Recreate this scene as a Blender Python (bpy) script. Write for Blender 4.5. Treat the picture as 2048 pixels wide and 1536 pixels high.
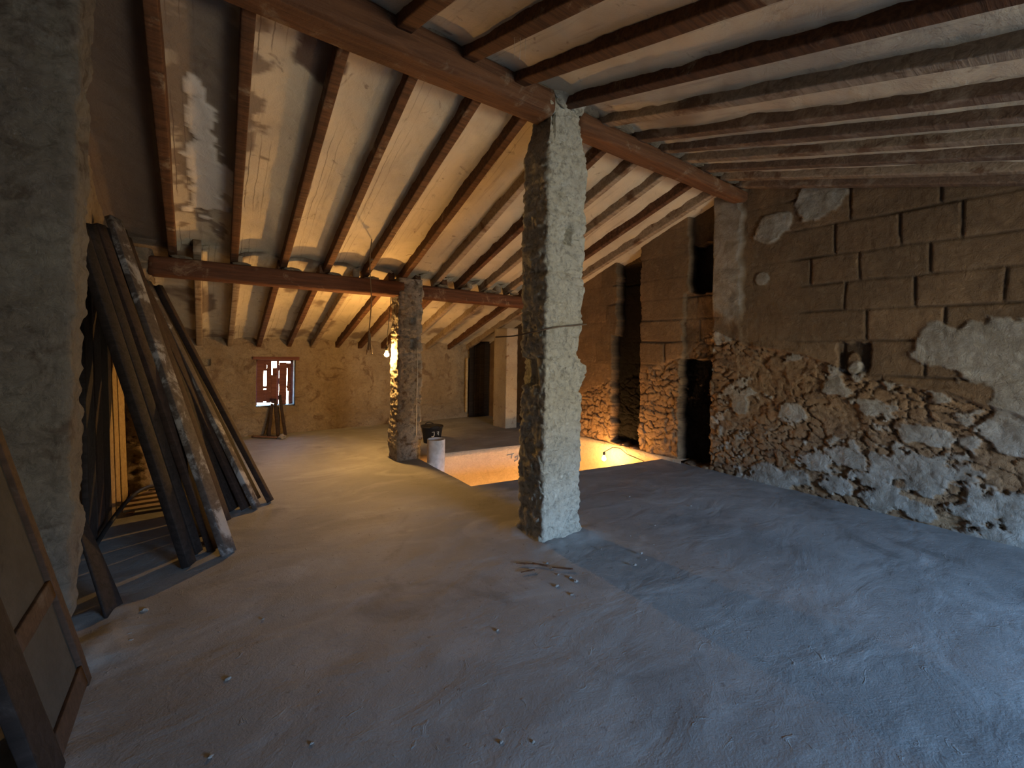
import bpy, math, random
import numpy as np
from mathutils import Vector

for o in list(bpy.data.objects):
    bpy.data.objects.remove(o)
S = bpy.context.scene
COL = S.collection
random.seed(7)

# ------------------------------------------------------------------ camera
FPX, CYH, ROLL = 868.0, 698.6, math.atan(31 / 1832)
FWD = Vector((868 / 1487.5, 1208 / 1487.5, 0)).normalized()
RGT = Vector((FWD.y, -FWD.x, 0))
UP = Vector((0, 0, 1))
cam_d = bpy.data.cameras.new('camera')
cam = bpy.data.objects.new('camera', cam_d)
COL.objects.link(cam)
cam_d.sensor_fit = 'HORIZONTAL'
cam_d.sensor_width = 36.0
cam_d.lens = FPX / 2048 * 36.0
cam_d.shift_y = -(768 - CYH) / 2048
cam_d.clip_start = 0.03
cr, sr = math.cos(ROLL), math.sin(ROLL)
xr = RGT * cr + UP * sr          # image right in world
yu = UP * cr - RGT * sr          # image up in world
zb = -FWD
from mathutils import Matrix
cam.matrix_world = Matrix(((xr.x, yu.x, zb.x, 0), (xr.y, yu.y, zb.y, 0), (xr.z, yu.z, zb.z, 1.5), (0, 0, 0, 1)))
S.camera = cam

# ------------------------------------------------------------------ world (sky above, sunlit ground below)
W = bpy.data.worlds.new('world')
S.world = W
W.use_nodes = True
wn = W.node_tree
for n in list(wn.nodes):
    wn.nodes.remove(n)
wo = wn.nodes.new('ShaderNodeOutputWorld')
wb = wn.nodes.new('ShaderNodeBackground')
wt = wn.nodes.new('ShaderNodeTexCoord')
ws = wn.nodes.new('ShaderNodeSeparateXYZ')
wm = wn.nodes.new('ShaderNodeMapRange')
wr = wn.nodes.new('ShaderNodeValToRGB')
wm.inputs['From Min'].default_value = -1
wm.inputs['From Max'].default_value = 1
wn.links.new(wt.outputs['Generated'], ws.inputs[0])
wn.links.new(ws.outputs['Z'], wm.inputs['Value'])
wn.links.new(wm.outputs[0], wr.inputs[0])
wn.links.new(wr.outputs[0], wb.inputs[0])
wn.links.new(wb.outputs[0], wo.inputs[0])
e = wr.color_ramp.elements
e[0].position = 0.0
e[0].color = (0.52, 0.45, 0.33, 1)
e[1].position = 1.0
e[1].color = (0.50, 1.15, 2.5, 1)
for p, c in ((0.49, (0.84, 0.75, 0.56, 1)), (0.552, (0.92, 0.86, 0.68, 1)), (0.578, (0.62, 1.38, 2.5, 1))):
    k = e.new(p)
    k.color = c
wb.inputs[1].default_value = 30.0

# daylight enters by the openings of the room: portals that guide the sampling of the sky
FW_Y = -3.4                                   # front wall
WIN_F = (2.2, 4.1, 0.05, 1.85)                # opening in the front wall: x0,x1,z0,z1
def portal(name, loc, rx, sx, sy):
    l = bpy.data.lights.new(name, 'AREA')
    l.shape = 'RECTANGLE'
    l.size, l.size_y = sx, sy
    l.cycles.is_portal = True
    o = bpy.data.objects.new(name, l)
    o.location = loc
    o.rotation_euler = (rx, 0, 0)
    COL.objects.link(o)
portal('window_portal', ((WIN_F[0] + WIN_F[1]) / 2, FW_Y - 0.55, (WIN_F[2] + WIN_F[3]) / 2), math.pi / 2, WIN_F[1] - WIN_F[0], WIN_F[3] - WIN_F[2])
portal('window_portal', (1.03, 8.62, 0.87), -math.pi / 2, 0.6, 0.8)

S.view_settings.view_transform = 'Standard'
S.view_settings.look = 'None'
S.view_settings.gamma = 1
S.view_settings.use_curve_mapping = False
S.view_settings.exposure = 0.08
BULB_UP = 3200.0        # emission of the attic bulb
BULB_DOWN = 1500.0      # emission of the stairwell bulb

# ------------------------------------------------------------------ noise helpers (numpy)
def _h(ix, iy, iz, s):
    n = (ix.astype(np.int64) * 374761393 + iy.astype(np.int64) * 668265263 + iz.astype(np.int64) * 2147483647 + s * 974634777) & 0xFFFFFFFF
    n = ((n ^ (n >> 13)) * 1274126177) & 0xFFFFFFFF
    n = ((n ^ (n >> 16)) * 2246822519) & 0xFFFFFFFF
    return ((n ^ (n >> 15)) & 0xFFFFFF) / float(0xFFFFFF)
def vn(p, s=0):
    f = np.floor(p)
    t = p - f
    t = t * t * (3 - 2 * t)
    x, y, z = f[..., 0], f[..., 1], f[..., 2]
    r = 0
    for a in (0, 1):
        wx = t[..., 0] if a else 1 - t[..., 0]
        for b in (0, 1):
            wy = t[..., 1] if b else 1 - t[..., 1]
            for c in (0, 1):
                wz = t[..., 2] if c else 1 - t[..., 2]
                r = r + wx * wy * wz * _h(x + a, y + b, z + c, s)
    return r * 2 - 1
def fbm(p, s=0, o=4, g=0.5):
    a, r, q = 1.0, 0, np.array(p, float)
    tot = 0
    for i in range(o):
        r = r + a * vn(q, s + i * 17)
        tot += a
        q = q * 2.03 + 11.3
        a *= g
    return r / tot
def ridged(p, s=0, o=3):
    a, r, q, tot = 1.0, 0, np.array(p, float), 0
    for i in range(o):
        r = r + a * (1 - np.abs(vn(q, s + i * 13)) * 2)
        tot += a
        q = q * 2.1 + 5.1
        a *= 0.5
    return r / tot
def voro(u, v, s=0):
    """2-D cells: distance to the nearest border (F2-F1) and a value per cell."""
    iu, iv = np.floor(u), np.floor(v)
    f1 = np.full(u.shape, 9.0)
    f2 = np.full(u.shape, 9.0)
    idv = np.zeros(u.shape)
    for a in (-1, 0, 1):
        for b in (-1, 0, 1):
            cu, cv = iu + a, iv + b
            z = np.zeros_like(cu)
            px = cu + 0.1 + 0.8 * _h(cu, cv, z, s)
            py = cv + 0.1 + 0.8 * _h(cu, cv, z, s + 5)
            d = np.hypot(px - u, py - v)
            k = _h(cu, cv, z, s + 9)
            nf = d < f1
            f2 = np.where(nf, f1, np.minimum(f2, d))
            idv = np.where(nf, k, idv)
            f1 = np.where(nf, d, f1)
    return f2 - f1, idv
def sst(a, b, x):
    t = np.clip((x - a) / (b - a), 0, 1)
    return t * t * (3 - 2 * t)

# ------------------------------------------------------------------ mesh helpers
def link(name, verts, faces, mat, parent=None, smooth=True, attrs=None, loc=None):
    v = np.asarray(verts, float).reshape(-1, 3)
    if loc is not None:
        v = v - np.array(loc, float)
    me = bpy.data.meshes.new(name)
    if isinstance(faces, np.ndarray):
        me.vertices.add(len(v))
        me.vertices.foreach_set('co', v.ravel())
        nf = len(faces)
        me.loops.add(nf * 4)
        me.loops.foreach_set('vertex_index', faces.ravel().astype(np.int32))
        me.polygons.add(nf)
        me.polygons.foreach_set('loop_start', np.arange(0, nf * 4, 4, dtype=np.int32))
        me.polygons.foreach_set('loop_total', np.full(nf, 4, dtype=np.int32))
        me.update(calc_edges=True)
    else:
        me.from_pydata([tuple(x) for x in v], [], faces)
    me.polygons.foreach_set('use_smooth', [smooth] * len(me.polygons))
    if attrs:
        for k, a in attrs.items():
            at = me.attributes.new(k, 'FLOAT', 'POINT')
            at.data.foreach_set('value', np.asarray(a, float).ravel())
    me.validate()
    me.update()
    me.materials.append(mat)
    o = bpy.data.objects.new(name, me)
    if loc is not None:
        o.location = loc
    COL.objects.link(o)
    if parent:
        o.parent = parent
    return o
def gfaces(nu, nv, keep=None, wrap=False):
    i = np.arange(nu if wrap else nu - 1)
    j = np.arange(nv - 1)
    I, J = np.meshgrid(i, j, indexing='ij')
    I2 = (I + 1) % nu
    f = np.stack([I * nv + J, I2 * nv + J, I2 * nv + J + 1, I * nv + J + 1], -1)
    if keep is not None:
        f = f[keep]
    return f.reshape(-1, 4)
def tag(o, label=None, cat=None, group=None, kind=None):
    if label: o['label'] = label
    if cat: o['category'] = cat
    if group: o['group'] = group
    if kind: o['kind'] = kind
    return o
def empty(name, loc, label, cat, group=None):
    o = bpy.data.objects.new(name, None)
    o.empty_display_size = 0.1
    o.location = loc
    COL.objects.link(o)
    return tag(o, label, cat, group)
def child(o, root):
    """parent a world-space mesh to an Empty without moving it"""
    o.parent = root
    o.location = Vector(o.location) - root.location
    return o
def section(w, h, r, step):
    """rounded rectangle outline, counter-clockwise, list of (x,y) and outward normals"""
    pts = []
    r = min(r, w / 2 * .98, h / 2 * .98)
    cs = ((w / 2 - r, h / 2 - r, 0), (-w / 2 + r, h / 2 - r, 90), (-w / 2 + r, -h / 2 + r, 180), (w / 2 - r, -h / 2 + r, 270))
    for k, (cx, cy, a0) in enumerate(cs):
        na = max(2, int(r * 1.57 / step) + 1)
        for i in range(na + 1):
            a = math.radians(a0 + 90 * i / na)
            pts.append((cx + r * math.cos(a), cy + r * math.sin(a)))
        nx = cs[(k + 1) % 4]
        a = math.radians(a0 + 90)
        p0 = (cx + r * math.cos(a), cy + r * math.sin(a))
        p1 = (nx[0] + r * math.cos(a), nx[1] + r * math.sin(a))
        L = math.hypot(p1[0] - p0[0], p1[1] - p0[1])
        n = int(L / step)
        for i in range(1, n):
            pts.append((p0[0] + (p1[0] - p0[0]) * i / n, p0[1] + (p1[1] - p0[1]) * i / n))
    return np.array(pts)
def loft(name, A, B, w, h, mat, r=0.01, step=0.03, lstep=0.06, amp=0.004, freq=6, seed=0, side=None,
         parent=None, taper=1.0, disp=None, attrs=None, smooth=True, stretch=1.0, bend=0.0, caps=True):
    """a beam/pillar from A to B; w across (side dir), h along the third axis; displaced by noise"""
    A, B = np.array(A, float), np.array(B, float)
    d = B - A
    L = np.linalg.norm(d)
    d = d / L
    up = np.array((0, 0, 1.0)) if side is None else None
    s = np.cross(d, up) if side is None else np.array(side, float) - d * np.dot(side, d)
    s = s / np.linalg.norm(s)
    t = np.cross(s, d)
    sec = section(w, h, r, step)
    nu = len(sec)
    nv = max(2, int(L / lstep) + 1)
    T = np.linspace(0, L, nv)
    sx, st = np.meshgrid(np.arange(nu), T, indexing='ij')
    k = 1 + (taper - 1) * st / L
    px, py = sec[:, 0][:, None] * k, sec[:, 1][:, None] * k
    P = A + px[..., None] * s + py[..., None] * t + st[..., None] * d
    if bend:
        P = P + (np.sin(st / L * math.pi) * bend)[..., None] * t
    nl = np.hypot(sec[:, 0] / w, sec[:, 1] / h)
    N = np.stack([sec[:, 0] / w * 2, sec[:, 1] / h * 2], -1)
    N = np.sign(N) * np.abs(N) ** 3
    N = N / np.maximum(np.linalg.norm(N, axis=1, keepdims=True), 1e-6)
    Nw = N[:, 0][:, None, None] * s + N[:, 1][:, None, None] * t
    if disp is None:
        q = np.stack([px / 1.0, py / 1.0, st / stretch], -1) * freq + seed * 7.7
        D = fbm(q, seed, 4) * amp
    else:
        D = disp(P, px, py, st, N)
    P = P + Nw * D[..., None]
    V = P.reshape(-1, 3)
    F = [tuple(x) for x in gfaces(nu, nv, wrap=True)]
    if caps:
        F.append(tuple(i * nv for i in range(nu))[::-1])
        F.append(tuple(i * nv + nv - 1 for i in range(nu)))
    a = attrs(P, D) if attrs else None
    return link(name, V, F, mat, parent, smooth, a, loc=tuple(A))
def tube(name, pts, r, mat, n=8, parent=None, loc=None, rs=None):
    pts = [Vector(p) for p in pts]
    V, F = [], []
    m = len(pts)
    pr = None
    for i, p in enumerate(pts):
        d = (pts[min(i + 1, m - 1)] - pts[max(i - 1, 0)]).normalized()
        s = (pr if pr is not None else (Vector((1, 0, 0)) if abs(d.x) < .8 else Vector((0, 1, 0))))
        s = (s - d * s.dot(d)).normalized()
        pr = s
        t = d.cross(s)
        rr = rs[i] if rs else r
        for k in range(n):
            a = 2 * math.pi * k / n
            V.append(p + s * math.cos(a) * rr + t * math.sin(a) * rr)
    for i in range(m - 1):
        for k in range(n):
            F.append((i * n + k, i * n + (k + 1) % n, (i + 1) * n + (k + 1) % n, (i + 1) * n + k))
    F.append(tuple(range(n))[::-1])
    F.append(tuple((m - 1) * n + k for k in range(n)))
    return link(name, V, F, mat, parent, True, None, loc)
def lathe(name, prof, c, mat, n=32, parent=None, sq=1.0, loc=None):
    V, F = [], []
    for (r, z) in prof:
        for k in range(n):
            a = 2 * math.pi * k / n
            V.append((c[0] + r * math.cos(a) * sq, c[1] + r * math.sin(a), c[2] + z))
    m = len(prof)
    for i in range(m - 1):
        for k in range(n):
            F.append((i * n + k, i * n + (k + 1) % n, (i + 1) * n + (k + 1) % n, (i + 1) * n + k))
    return link(name, V, F, mat, parent, True, None, loc)
def box(name, p0, p1, mat, parent=None, loc=None, smooth=False):
    x0, y0, z0 = p0
    x1, y1, z1 = p1
    V = [(x0, y0, z0), (x1, y0, z0), (x1, y1, z0), (x0, y1, z0), (x0, y0, z1), (x1, y0, z1), (x1, y1, z1), (x0, y1, z1)]
    F = [(3, 2, 1, 0), (4, 5, 6, 7), (0, 1, 5, 4), (1, 2, 6, 5), (2, 3, 7, 6), (3, 0, 4, 7)]
    return link(name, V, F, mat, parent, smooth, None, loc)

# ------------------------------------------------------------------ materials
class NT:
    def __init__(s, name):
        s.m = bpy.data.materials.new(name)
        s.m.use_nodes = True
        s.t = s.m.node_tree
        s.b = s.t.nodes['Principled BSDF']
        s.b.inputs['Roughness'].default_value = .9
        s.b.inputs['Specular IOR Level'].default_value = .25
        s.co = s.t.nodes.new('ShaderNodeTexCoord').outputs['Object']
    def L(s, a, b): s.t.links.new(a, b)
    def map(s, scale=(1, 1, 1), rnd=True):
        n = s.t.nodes.new('ShaderNodeMapping')
        n.inputs['Scale'].default_value = scale
        s.L(s.co, n.inputs['Vector'])
        if rnd:
            oi = s.t.nodes.new('ShaderNodeObjectInfo')
            mm = s.t.nodes.new('ShaderNodeMath'); mm.operation = 'MULTIPLY'; mm.inputs[1].default_value = 37.0
            s.L(oi.outputs['Random'], mm.inputs[0])
            s.L(mm.outputs[0], n.inputs['Location'])
        return n.outputs[0]
    def noise(s, scale, detail=5, rough=.55, vec=None, dist=0.0):
        n = s.t.nodes.new('ShaderNodeTexNoise')
        n.inputs['Scale'].default_value = scale
        n.inputs['Detail'].default_value = detail
        n.inputs['Roughness'].default_value = rough
        n.inputs['Distortion'].default_value = dist
        s.L(vec if vec is not None else s.co, n.inputs['Vector'])
        return n.outputs['Fac']
    def attr(s, name):
        n = s.t.nodes.new('ShaderNodeAttribute')
        n.attribute_name = name
        return n.outputs['Fac']
    def rng(s, v, a, b, c=0, d=1, smooth=True):
        n = s.t.nodes.new('ShaderNodeMapRange')
        if smooth: n.interpolation_type = 'SMOOTHSTEP'
        for k, x in zip(('From Min', 'From Max', 'To Min', 'To Max'), (a, b, c, d)): n.inputs[k].default_value = x
        s.L(v, n.inputs['Value'])
        return n.outputs[0]
    def math(s, op, a, b):
        n = s.t.nodes.new('ShaderNodeMath'); n.operation = op
        for i, x in enumerate((a, b)):
            if isinstance(x, (int, float)): n.inputs[i].default_value = x
            else: s.L(x, n.inputs[i])
        return n.outputs[0]
    def mix(s, f, a, b, mode='MIX'):
        n = s.t.nodes.new('ShaderNodeMix'); n.data_type = 'RGBA'; n.blend_type = mode
        for i, x in ((0, f), (6, a), (7, b)):
            if isinstance(x, (int, float)): n.inputs[i].default_value = x
            elif isinstance(x, tuple): n.inputs[i].default_value = (*x, 1)
            else: s.L(x, n.inputs[i])
        return n.outputs[2]
    def bump(s, h, dist, strength=1.0, prev=None):
        n = s.t.nodes.new('ShaderNodeBump')
        n.inputs['Distance'].default_value = dist
        n.inputs['Strength'].default_value = strength
        s.L(h, n.inputs['Height'])
        if prev is not None: s.L(prev, n.inputs['Normal'])
        return n.outputs[0]
    def done(s, col, nrm=None, rough=None):
        if isinstance(col, tuple): s.b.inputs['Base Color'].default_value = (*col, 1)
        else: s.L(col, s.b.inputs['Base Color'])
        if nrm is not None: s.L(nrm, s.b.inputs['Normal'])
        if rough is not None: s.b.inputs['Roughness'].default_value = rough
        return s.m

def plaster_mat(name, c1, c2, stain_tone, sc=1.5, bump=0.012, st_lo=.56, st_hi=.7, fine=30, cav_shade=.5):
    n = NT(name)
    v = n.map(rnd=False)
    a = n.rng(n.noise(sc, 6, .6, v, .3), .35, .65)
    c = n.mix(a, c1, c2)
    f = n.noise(fine, 4, .7, v)
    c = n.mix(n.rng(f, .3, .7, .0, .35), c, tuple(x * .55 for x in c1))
    c = n.mix(n.rng(n.noise(sc * 2.3, 7, .65, v, 1.2), st_lo, st_hi), c, stain_tone)
    g = n.noise(sc * 5 + 5, 9, .74, v, .6)
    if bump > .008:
        c = n.mix(n.rng(g, .50, .38, 0, cav_shade), c, tuple(x * .30 for x in c2))  # shade of the pits put into the colour where the bump lies low
    b = n.bump(g, bump * 6)
    b = n.bump(f, bump * .4, 1, b)
    return n.done(c, b, .95)
def wood_mat(name, c1, c2, dust=None, dlo=.55, dhi=.7, bump=.004, scale=(2, 26, 26), rough=.8):
    n = NT(name)
    v = n.map(scale)
    g = n.noise(1.0, 6, .6, v, 1.0)
    c = n.mix(n.rng(g, .3, .7), c1, c2)
    v2 = n.map((1, 1, 1))
    if dust:
        c = n.mix(n.rng(n.noise(4, 7, .7, v2, .5), dlo, dhi), c, dust)
    b = n.bump(g, bump)
    b = n.bump(n.noise(40, 3, .6, v2), bump * .4, 1, b)
    return n.done(c, b, rough)

M = {}
# vaults of the roof: cream lime plaster, brown water stains; whitened patches by attribute
n = NT('vault_plaster')
a = n.rng(n.noise(1.3, 6, .6, None, .6), .35, .65)
c = n.mix(a, (.52, .455, .34), (.42, .365, .28))
streak = n.map((14, 1.2, 1.2), rnd=False)
c = n.mix(n.rng(n.noise(1, 5, .6, streak, .4), .55, .75, 0, .5), c, (.22, .17, .13))
c = n.mix(n.rng(n.noise(5, 7, .65, None, 1.5), .60, .72, 0, .75), c, (.17, .125, .10))
bay = n.attr('bay')
wv = n.math('MULTIPLY', n.math('SUBTRACT', n.noise(2.2, 5, .6), .5), .12)
fade = n.rng(n.noise(1.1, 3, .5), .42, .56)
for pos, k in ((.13, .8), (.27, .6), (.41, .35)):
    dd = n.math('ABSOLUTE', n.math('SUBTRACT', n.math('ADD', bay, wv), pos), 0)
    c = n.mix(n.math('MULTIPLY', n.rng(dd, .010, .003, 0, k), fade), c, (.10, .07, .05))
c = n.mix(n.attr('stain_tone'), c, (.125, .085, .065))
c = n.mix(n.attr('white'), c, (.62, .58, .52))
b = n.bump(n.noise(7, 6, .65, None, .5), .012)
b = n.bump(n.noise(70, 3, .6), .002, 1, b)
M['vault'] = n.done(c, b, .95)

M['beam'] = wood_mat('ridge_wood', (.080, .036, .018), (.145, .066, .032), (.20, .14, .095), .54, .68, .014, (1.6, 22, 22))
M['rafter'] = wood_mat('rafter_wood', (.055, .026, .014), (.125, .057, .028), (.22, .165, .115), .57, .70, .006)
M['rafter_dusty'] = wood_mat('dusty_rafter_wood', (.10, .065, .045), (.17, .115, .08), (.25, .20, .155), .50, .64, .006)
M['rafter_grey'] = wood_mat('limewashed_rafter_wood', (.20, .15, .105), (.32, .25, .18), (.13, .075, .045), .52, .66, .006)
M['purlin'] = wood_mat('purlin_wood', (.065, .025, .012), (.12, .046, .021), (.21, .13, .08), .58, .72, .012, (1.6, 22, 22))
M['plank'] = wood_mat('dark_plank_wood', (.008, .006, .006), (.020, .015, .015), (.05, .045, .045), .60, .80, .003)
M['plank_dusty'] = wood_mat('dusty_plank_wood', (.045, .036, .033), (.075, .062, .058), (.24, .24, .25), .50, .62, .003)
M['plank_brown'] = wood_mat('brown_plank_wood', (.018, .011, .010), (.034, .021, .018), (.06, .05, .045), .60, .75, .003)
M['frame_wood'] = wood_mat('old_frame_wood', (.030, .018, .013), (.055, .032, .023), (.085, .07, .06), .6, .75, .003)
M['board_pale'] = wood_mat('pale_board_wood', (.30, .22, .13), (.42, .33, .20), (.20, .13, .08), .56, .7, .003)
M['old_wood'] = wood_mat('weathered_wood', (.11, .055, .035), (.17, .095, .06), (.22, .18, .16), .58, .72, .003)
M['shutter'] = wood_mat('shutter_wood', (.09, .035, .03), (.15, .06, .05), (.25, .2, .2), .6, .75, .003)

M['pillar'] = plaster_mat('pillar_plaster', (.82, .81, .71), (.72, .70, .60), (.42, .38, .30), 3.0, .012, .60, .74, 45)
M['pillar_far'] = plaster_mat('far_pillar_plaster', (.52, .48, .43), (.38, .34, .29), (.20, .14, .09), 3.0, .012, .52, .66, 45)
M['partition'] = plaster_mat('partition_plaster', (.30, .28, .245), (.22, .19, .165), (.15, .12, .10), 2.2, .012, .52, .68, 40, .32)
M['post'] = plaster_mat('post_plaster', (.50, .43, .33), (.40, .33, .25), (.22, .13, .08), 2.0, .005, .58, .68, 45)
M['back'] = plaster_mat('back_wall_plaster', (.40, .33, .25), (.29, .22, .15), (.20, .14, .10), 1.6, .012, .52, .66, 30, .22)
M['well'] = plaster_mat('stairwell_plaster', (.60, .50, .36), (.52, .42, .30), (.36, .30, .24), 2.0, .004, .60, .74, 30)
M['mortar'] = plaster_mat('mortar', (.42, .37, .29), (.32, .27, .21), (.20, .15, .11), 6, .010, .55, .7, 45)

# gable wall: ashlar, rubble, plaster patches, soot – by vertex masks
n = NT('gable_masonry')
a = n.rng(n.noise(1.6, 6, .6, None, .4), .35, .65)
ash = n.mix(a, (.24, .158, .092), (.165, .108, .064))
blk = n.attr('block')
ash = n.mix(n.rng(blk, 0, 1, 0, .45, False), ash, (.10, .073, .046))
ash = n.mix(n.rng(n.noise(9, 6, .7, None, .5), .55, .75, 0, .45), ash, (.28, .215, .14))
a2 = n.rng(n.noise(6, 6, .7, None, .8), .35, .65)
rub = n.mix(blk, (.25, .155, .085), (.15, .095, .057))
rub = n.mix(a2, rub, (.30, .20, .115))
rub = n.mix(n.attr('joint'), rub, (.10, .07, .05))
ash = n.mix(n.rng(n.attr('joint'), 0, 1, 0, .8, False), ash, (.07, .05, .035))
c = n.mix(n.attr('rubble'), ash, rub)
pl = n.mix(n.rng(n.noise(4, 6, .7, None, .8), .35, .65), (.37, .355, .32), (.23, .205, .17))
c = n.mix(n.attr('plaster'), c, pl)
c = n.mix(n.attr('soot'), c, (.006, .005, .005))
b = n.bump(n.noise(14, 8, .74, None, .5), .035)
b = n.bump(n.noise(70, 3, .6), .003, 1, b)
M['gable'] = n.done(c, b, .97)

# floor: dusty trowelled concrete
n = NT('concrete_floor')
v = n.map((1, 1, 1), rnd=False)
a = n.rng(n.noise(.7, 7, .6, v, .8), .3, .7)
c = n.mix(a, (.275, .28, .275), (.19, .192, .19))
sw = n.map((1.5, 2.6, 1), rnd=False)
c = n.mix(n.rng(n.noise(1.0, 6, .55, sw, 1.2), .48, .70, 0, .5), c, (.36, .365, .36))
c = n.mix(n.rng(n.noise(1.3, 6, .6, v, .9), .54, .74, 0, .75), c, (.115, .108, .102))
c = n.mix(n.rng(n.noise(26, 3, .5, v), .66, .74, 0, .6), c, (.14, .12, .11))
b = n.bump(n.noise(1.3, 6, .5, sw, .9), .012)
b = n.bump(n.noise(14, 7, .7, v, .8), .0028, 1, b)
b = n.bump(n.rng(n.noise(7, 4, .6, v, 2.5), .62, .74), .0018, 1, b)
b = n.bump(n.noise(120, 2, .5, v), .0012, 1, b)
M['floor'] = n.done(c, b, .72)
M['floor'].node_tree.nodes['Principled BSDF'].inputs['Specular IOR Level'].default_value = .35

def simple(name, col, rough=.6, metal=0, bump=0.0):
    n = NT(name)
    c = n.mix(n.rng(n.noise(12, 5, .6), .35, .7), col, tuple(x * .7 for x in col))
    n.b.inputs['Metallic'].default_value = metal
    return n.done(c, n.bump(n.noise(50, 3, .6), bump or .0006), rough)
M['pvc'] = simple('white_pvc', (.72, .72, .74), .4)
M['rubber'] = simple('black_rubber', (.018, .018, .020), .6)
M['paint_mark'] = simple('pale_paint_mark', (.65, .65, .58), .7)
M['blue_mark'] = simple('blue_chalk', (.22, .30, .38), .8)
M['rope'] = simple('hemp_rope', (.17, .11, .06), .9)
M['wire'] = simple('rusty_wire', (.14, .10, .07), .7)
M['string'] = simple('white_string', (.60, .56, .50), .8)
M['cobweb'] = simple('dusty_thread', (.45, .40, .34), .9)
M['socket'] = simple('dark_socket', (.03, .025, .02), .4)
M['stone'] = simple('mortar_chip', (.25, .235, .22), .95, 0, .003)
M['dust_panel'] = plaster_mat('dusty_panel', (.07, .063, .053), (.052, .046, .038), (.035, .03, .025), 2, .002)
def emis(name, col, s):
    m = bpy.data.materials.new(name)
    m.use_nodes = True
    b = m.node_tree.nodes['Principled BSDF']
    b.inputs['Base Color'].default_value = (1, .9, .7, 1)
    b.inputs['Emission Color'].default_value = (*col, 1)
    b.inputs['Emission Strength'].default_value = s
    return m
M['bulb'] = emis('lit_bulb_glass', (1, .52, .14), BULB_UP)
M['bulb3'] = emis('lit_bulb_glass_stair', (1, .55, .20), 5000.0)
M['bulb2'] = emis('lit_bulb_glass_low', (1, .50, .14), BULB_DOWN)

# ------------------------------------------------------------------ constants of the room
GX, BY, LX, NX = 5.3, 8.3, -0.72, -0.90        # gable wall, back wall, left wall behind the partition, left wall near
RY = 2.68                                      # ridge
S1, S2 = .345, .28
def zl(y): return 3.38 - S1 * (y - 2.77)       # underside of rear rafters
def zr(y): return 3.43 - S2 * (2.55 - y)       # underside of front rafters
RH = .13                                       # rafter depth below the vault crown
# stair hole
HX0, HF0, HF1, HB0, HB1 = 2.42, 4.09, 3.70, 5.64, 5.30

# ------------------------------------------------------------------ floor
xs = np.concatenate([np.linspace(NX - .1, HX0, 150), np.linspace(HX0, GX + .25, 110)[1:]])
def fy(x): return np.where(x <= HX0, HF0, HF0 + (HF1 - HF0) * (x - HX0) / (GX - HX0))
def by_(x): return np.where(x <= HX0, HB0, HB0 + (HB1 - HB0) * (x - HX0) / (GX - HX0))
n1, n2, n3 = 260, 40, 80
t1, t2, t3 = np.linspace(0, 1, n1), np.linspace(0, 1, n2)[1:], np.linspace(0, 1, n3)[1:]
rows = []
for x in xs:
    f, b_ = float(fy(x)), float(by_(x))
    y0 = FW_Y - .2
    rows.append(np.concatenate([y0 + (f - y0) * t1, f + (b_ - f) * t2, b_ + (BY + .2 - b_) * t3]))
Yg = np.array(rows)
Xg = np.repeat(xs[:, None], Yg.shape[1], 1)
q = np.stack([Xg, Yg, np.zeros_like(Xg)], -1)
Zg = fbm(q * 1.1, 3, 4) * .012 + ridged(q * np.array((1.6, 2.6, 1)), 8, 3) * .003 + fbm(q * 14, 31, 3) * .0006
# the mortar heaped at the foot of the pillars
Zg += .025 * np.exp(-(np.maximum(np.abs(Xg - 2.36) - .22, 0) ** 2 + np.maximum(np.abs(Yg - 2.72) - .2, 0) ** 2) / .012) * (1 + fbm(q * 9, 5, 3))
Zg += .03 * np.exp(-(np.maximum(np.abs(Xg + .9) - .5, 0) ** 2 + np.maximum(np.abs(Yg - 3.0) - .2, 0) ** 2) / .015) * (1 + fbm(q * 9, 6, 3))
nu, nv = Xg.shape
I, J = np.meshgrid(np.arange(nu - 1), np.arange(nv - 1), indexing='ij')
keep = ~((xs[:-1][:, None] >= HX0 - 1e-6) & (J >= n1 - 1) & (J < n1 - 1 + n2 - 1))
tag(link('floor', np.stack([Xg, Yg, Zg], -1), gfaces(nu, nv, keep), M['floor']), kind='structure')

# stairwell walls (below the floor): each side a slab
def slab(name, pts, z0, z1, th, mat, kind='structure'):
    (x0, y0), (x1, y1) = pts
    dx, dy = x1 - x0, y1 - y0
    L = math.hypot(dx, dy)
    nx, ny = dy / L * th, -dx / L * th
    nn = 60
    U = np.linspace(0, 1, nn)
    Zs = np.linspace(z0, z1, 40)
    UU, ZZ = np.meshgrid(U, Zs, indexing='ij')
    P = np.stack([x0 + dx * UU, y0 + dy * UU, ZZ], -1)
    D = fbm(P * 3, 4, 4) * .012
    P = P + D[..., None] * np.array((nx / th, ny / th, 0))
    V = P.reshape(-1, 3)
    F = [tuple(f) for f in gfaces(nn, 40)]
    k = len(V)
    top = [tuple(P[i, 39]) for i in range(nn)]
    back = [(p[0] + nx, p[1] + ny, p[2]) for p in top]
    V = np.concatenate([V, np.array(back), np.array([(P[i, 0, 0] + nx, P[i, 0, 1] + ny, z0) for i in range(nn)])])
    for i in range(nn - 1):
        F.append((i * 40 + 39, (i + 1) * 40 + 39, k + i + 1, k + i))
        F.append((k + i, k + i + 1, k + nn + i + 1, k + nn + i))
    o = link(name, V, F, mat, None, True)
    tag(o, kind=kind)
    return o
slab('wall_stairwell_back', ((GX + .1, HB1 - .0), (HX0 - .1, HB0 + .0)), -2.6, -.012, .3, M['well'])
slab('wall_stairwell_right', ((GX - .02, HF1 - .3), (GX - .02, HB1 + .1)), -2.6, .035, .25, M['well'])
slab('wall_stairwell_left', ((HX0, HB0 + .1), (HX0, HF0 - .1)), -2.6, -.02, .2, M['well'])
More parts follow.
